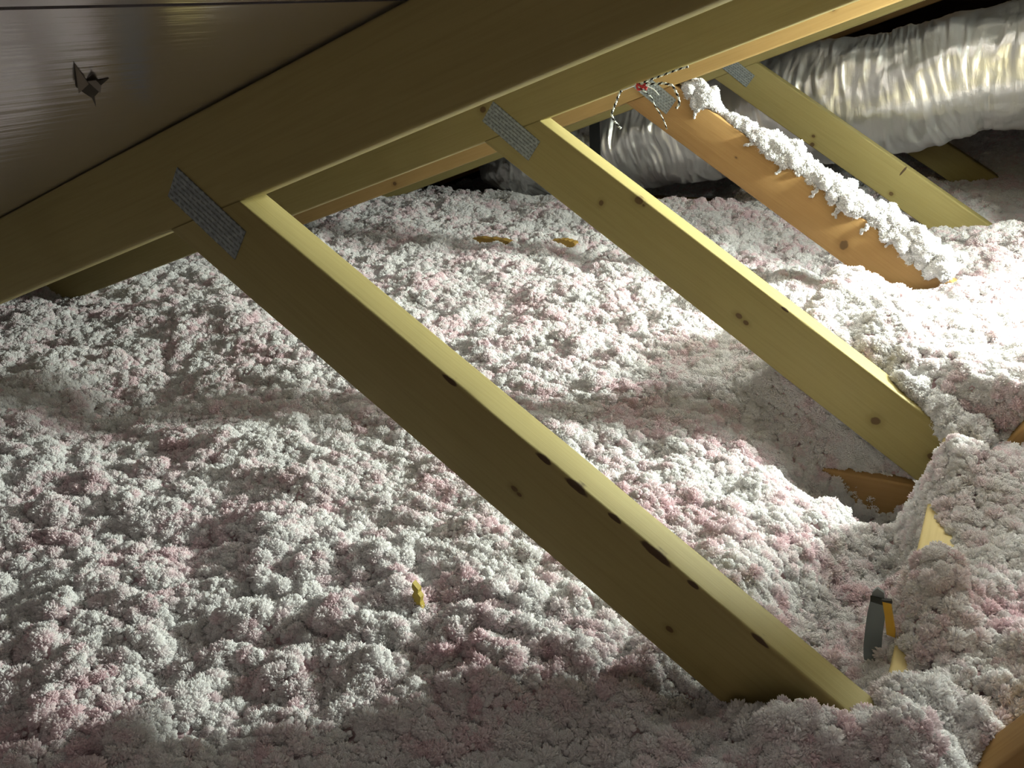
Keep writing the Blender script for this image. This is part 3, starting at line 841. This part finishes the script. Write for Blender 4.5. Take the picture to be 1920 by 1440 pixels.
# ------------------------------------------------------------------ striped string on the second chord
def string():
    q = NT('striped_string')
    uv = q.n('ShaderNodeUVMap'); sep = q.n('ShaderNodeSeparateXYZ'); q.l(uv.outputs[0], sep.inputs[0])
    tw = q.math('ADD', q.math('MULTIPLY', sep.outputs[0], 95.0), q.math('MULTIPLY', sep.outputs[1], 1.0))
    blk = q.math('GREATER_THAN', q.math('FRACT', tw), 0.55)
    q.l(q.mix(blk, (0.82, 0.86, 0.78), (0.015, 0.013, 0.012)), q.b.inputs['Base Color'])
    q.b.inputs['Roughness'].default_value = 0.8
    M_S = q.m
    M_R = plain('red_thread', (0.55, 0.05, 0.05), 0.8)
    M_W = plain('white_thread', (0.8, 0.8, 0.74), 0.8)
    s1 = [(0.2339, 0.6040, 0.0743), (0.2228, 0.6040, 0.0718), (0.2101, 0.6035, 0.0679), (0.1980, 0.6030, 0.0639), (0.1873, 0.6030, 0.0606), (0.1772, 0.6030, 0.0573), (0.1679, 0.6030, 0.0539), (0.1592, 0.6030, 0.0519)]
    s1b = [(0.1592, 0.6030, 0.0519), (0.1481, 0.6030, 0.0477), (0.1376, 0.6030, 0.0442)]
    s1c = [(0.1376, 0.6030, 0.0442), (0.1336, 0.6030, 0.0385), (0.1295, 0.6030, 0.0284), (0.1253, 0.6030, 0.0197), (0.1228, 0.6030, 0.0109), (0.1277, 0.6030, 0.0021), (0.1318, 0.6030, -0.0023), (0.1368, 0.6030, -0.0074)]
    s2 = [(0.1592, 0.6010, 0.0519), (0.1651, 0.6000, 0.0521), (0.1746, 0.6000, 0.0534), (0.1839, 0.6000, 0.0533), (0.1916, 0.6000, 0.0532), (0.1993, 0.6000, 0.0538), (0.2070, 0.6000, 0.0524), (0.2139, 0.6000, 0.0502), (0.2178, 0.6000, 0.0440), (0.2210, 0.6000, 0.0385), (0.2235, 0.6000, 0.0315), (0.2236, 0.6000, 0.0259), (0.2199, 0.6000, 0.0210)]
    s3 = [(0.1650, 0.5985, 0.0500), (0.1699, 0.5980, 0.0459), (0.1778, 0.5980, 0.0409), (0.1841, 0.5980, 0.0360), (0.1874, 0.5980, 0.0289), (0.1914, 0.5980, 0.0219), (0.1969, 0.5980, 0.0148), (0.2017, 0.5980, 0.0070), (0.2058, 0.5980, -0.0015), (0.2074, 0.5980, -0.0065)]
    s4 = [(0.1750, 0.5985, 0.0515), (0.1848, 0.5980, 0.0472), (0.1902, 0.5980, 0.0437), (0.1950, 0.5980, 0.0387)]
    root = empty('striped_string', (0.17, 0.602, 0.055))
    tag(root, 'black and white striped string with red knot dangling from the second chord', 'string')
    def strand(ctrl, r, mat, name='strand', n=90):
        P, u = resample(ctrl, n); seg = 8
        P[:, :3] -= np.array(root.location)
        o = tube_mesh(name, [tuple(p[:3]) for p in P], [r * (0.85 + 0.25 * math.sin(i * 1.3)) for i in range(n)], mat, seg=seg, parent=root)
        uvl = o.data.uv_layers.new(name='uv')
        for pl in o.data.polygons:
            for li in pl.loop_indices:
                vi = o.data.loops[li].vertex_index
                uvl.data[li].uv = (u[min(vi // seg, n - 1)], (vi % seg) / seg)
        return o
    strand(s1, 0.0016, M_S); strand(s1b, 0.0010, M_W); strand(s1c, 0.0019, M_S); strand(s2, 0.0019, M_S); strand(s3, 0.0011, M_S); strand(s4, 0.0009, M_W)
    # red knot: a small tangle of loops
    rnd = random.Random(2)
    pts = []
    for k in range(26):
        a = k * 2.1
        pts.append((0.1680 + 0.010 * math.cos(a) * (0.6 + 0.4 * rnd.random()), 0.5995 + 0.0025 * math.sin(a * 1.7), 0.0492 + 0.0045 * math.sin(a * 1.3)))
    o = strand(pts, 0.0011, M_R, 'red_knot', n=260)
    o['label'] = 'small tangled red knot'
string()

# ------------------------------------------------------------------ odds and ends in the insulation
def prism(name, outline, y0, y1, mat, parent=None, origin=None, bend=None):
    og = Vector(origin) if origin else Vector((sum(p[0] for p in outline) / len(outline), (y0 + y1) / 2, min(p[1] for p in outline)))
    m = len(outline)
    bf = bend or (lambda x, z: 0.0)
    v = [(x - og.x, y0 - og.y + bf(x, z), z - og.z) for x, z in outline] + [(x - og.x, y1 - og.y + bf(x, z), z - og.z) for x, z in outline]
    f = [tuple(range(m)), tuple(reversed(range(m, 2 * m)))] + [(i, m + i, m + (i + 1) % m, (i + 1) % m) for i in range(m)]
    o = mesh_obj(name, v, f, mat, parent, smooth=False)
    bm = bmesh.new(); bm.from_mesh(o.data)
    bmesh.ops.recalc_face_normals(bm, faces=bm.faces)
    if parent is None: o.location = og
    else: o.location = og - parent.location
    bm.to_mesh(o.data); bm.free()
    return o
M_GREY = plain('blue_grey_metal', (0.20, 0.235, 0.25), 0.45, 0.2)
br = empty('metal_bracket', (0.590, 0.142, -0.459))
tag(br, 'curved blue-grey metal strip with yellow tab half buried beside the nearest brace', 'bracket')
strip = [(0.5856, -0.3524), (0.5820, -0.3577), (0.5811, -0.3670), (0.5800, -0.3826), (0.5800, -0.4012), (0.5805, -0.4200), (0.5818, -0.4323), (0.5855, -0.4451), (0.5926, -0.4573), (0.6033, -0.4583), (0.5997, -0.4383), (0.5964, -0.4208), (0.5955, -0.4050), (0.5954, -0.3866), (0.5943, -0.3687), (0.5915, -0.3558)]
prism('strip', strip, 0.1400, 0.1432, M_GREY, br)
prism('band', [(0.5807, -0.3616), (0.5812, -0.3679), (0.5935, -0.3687), (0.5935, -0.3616)], 0.1388, 0.1399, plain('dark_band', (0.02, 0.024, 0.022), 0.5), br)
prism('tab', [(0.5916, -0.3622), (0.5988, -0.3616), (0.6016, -0.3739), (0.6058, -0.3907), (0.6066, -0.3983), (0.5991, -0.3973), (0.5957, -0.3789)], 0.1355, 0.1384, plain('yellow_plastic', (0.62, 0.37, 0.03), 0.5), br)
prism('tab_cap', [(0.5908, -0.3604), (0.5988, -0.3587), (0.6000, -0.3618), (0.5916, -0.3622)], 0.1350, 0.1384, plain('black_cap', (0.02, 0.02, 0.02), 0.5), br)

M_YW = wood('blocking_pine', (0.62, 0.50, 0.24), (0.46, 0.33, 0.13), seed=31)
bb = board('blocking_board', (-0.278, -0.0445), (0.278, -0.0445), (-0.278, 0.0445), (0.278, 0.0445), 0, M_YW, None, thick=0.038, seed=77)
bb.rotation_euler = (0, 0, math.pi / 2)
bb.location = (0.6455, 0.325, -0.4915 + 0.0447)
tag(bb, 'pale wooden blocking board mostly buried in insulation between the first two trusses', 'board')

sp_ = prism('wood_splinter', [(0.1585, -0.386), (0.1568, -0.392), (0.1590, -0.397), (0.1562, -0.403), (0.1600, -0.425), (0.1700, -0.425), (0.1655, -0.409), (0.1672, -0.402), (0.1640, -0.398), (0.1652, -0.393), (0.1612, -0.389)], -0.003, 0.003,
            wood('splinter_wood', (0.36, 0.27, 0.05), (0.25, 0.17, 0.03), seed=12))
tag(sp_, 'small yellow wood splinter sticking out of the insulation left of the nearest brace', 'wood scrap')

def chip(x0, x1, y, th, label, seed, mat):
    """ragged offcut lying on the insulation; its top follows the fibre beneath it"""
    rnd = random.Random(seed)
    xs_ = np.linspace(x0, x1, 13)
    h = height(xs_, np.full_like(xs_, y))
    zc = float(np.mean(h)) + 0.010
    ends = np.sin(np.linspace(0.15, math.pi - 0.15, 13)) ** 0.5
    top = [(float(x), zc + th * (0.45 + 0.25 * rnd.random()) * float(e)) for x, e in zip(xs_, ends)]
    bot = [(float(x), zc - th * (0.45 + 0.3 * rnd.random()) * float(e)) for x, e in zip(xs_[::-1], ends[::-1])]
    o = prism('wood_scrap', top + bot, y, y + 0.022, mat)
    tag(o, label, 'wood scrap')
M_CH = wood('offcut_wood', (0.34, 0.21, 0.055), (0.24, 0.13, 0.03), seed=44)
chip(-0.640, -0.515, 1.385, 0.016, 'longer ochre wood scrap lying in the insulation below the foil duct end', 3, M_CH)
chip(-0.388, -0.315, 1.375, 0.020, 'short brown wood scrap in the insulation beside the second brace', 6, M_CH)
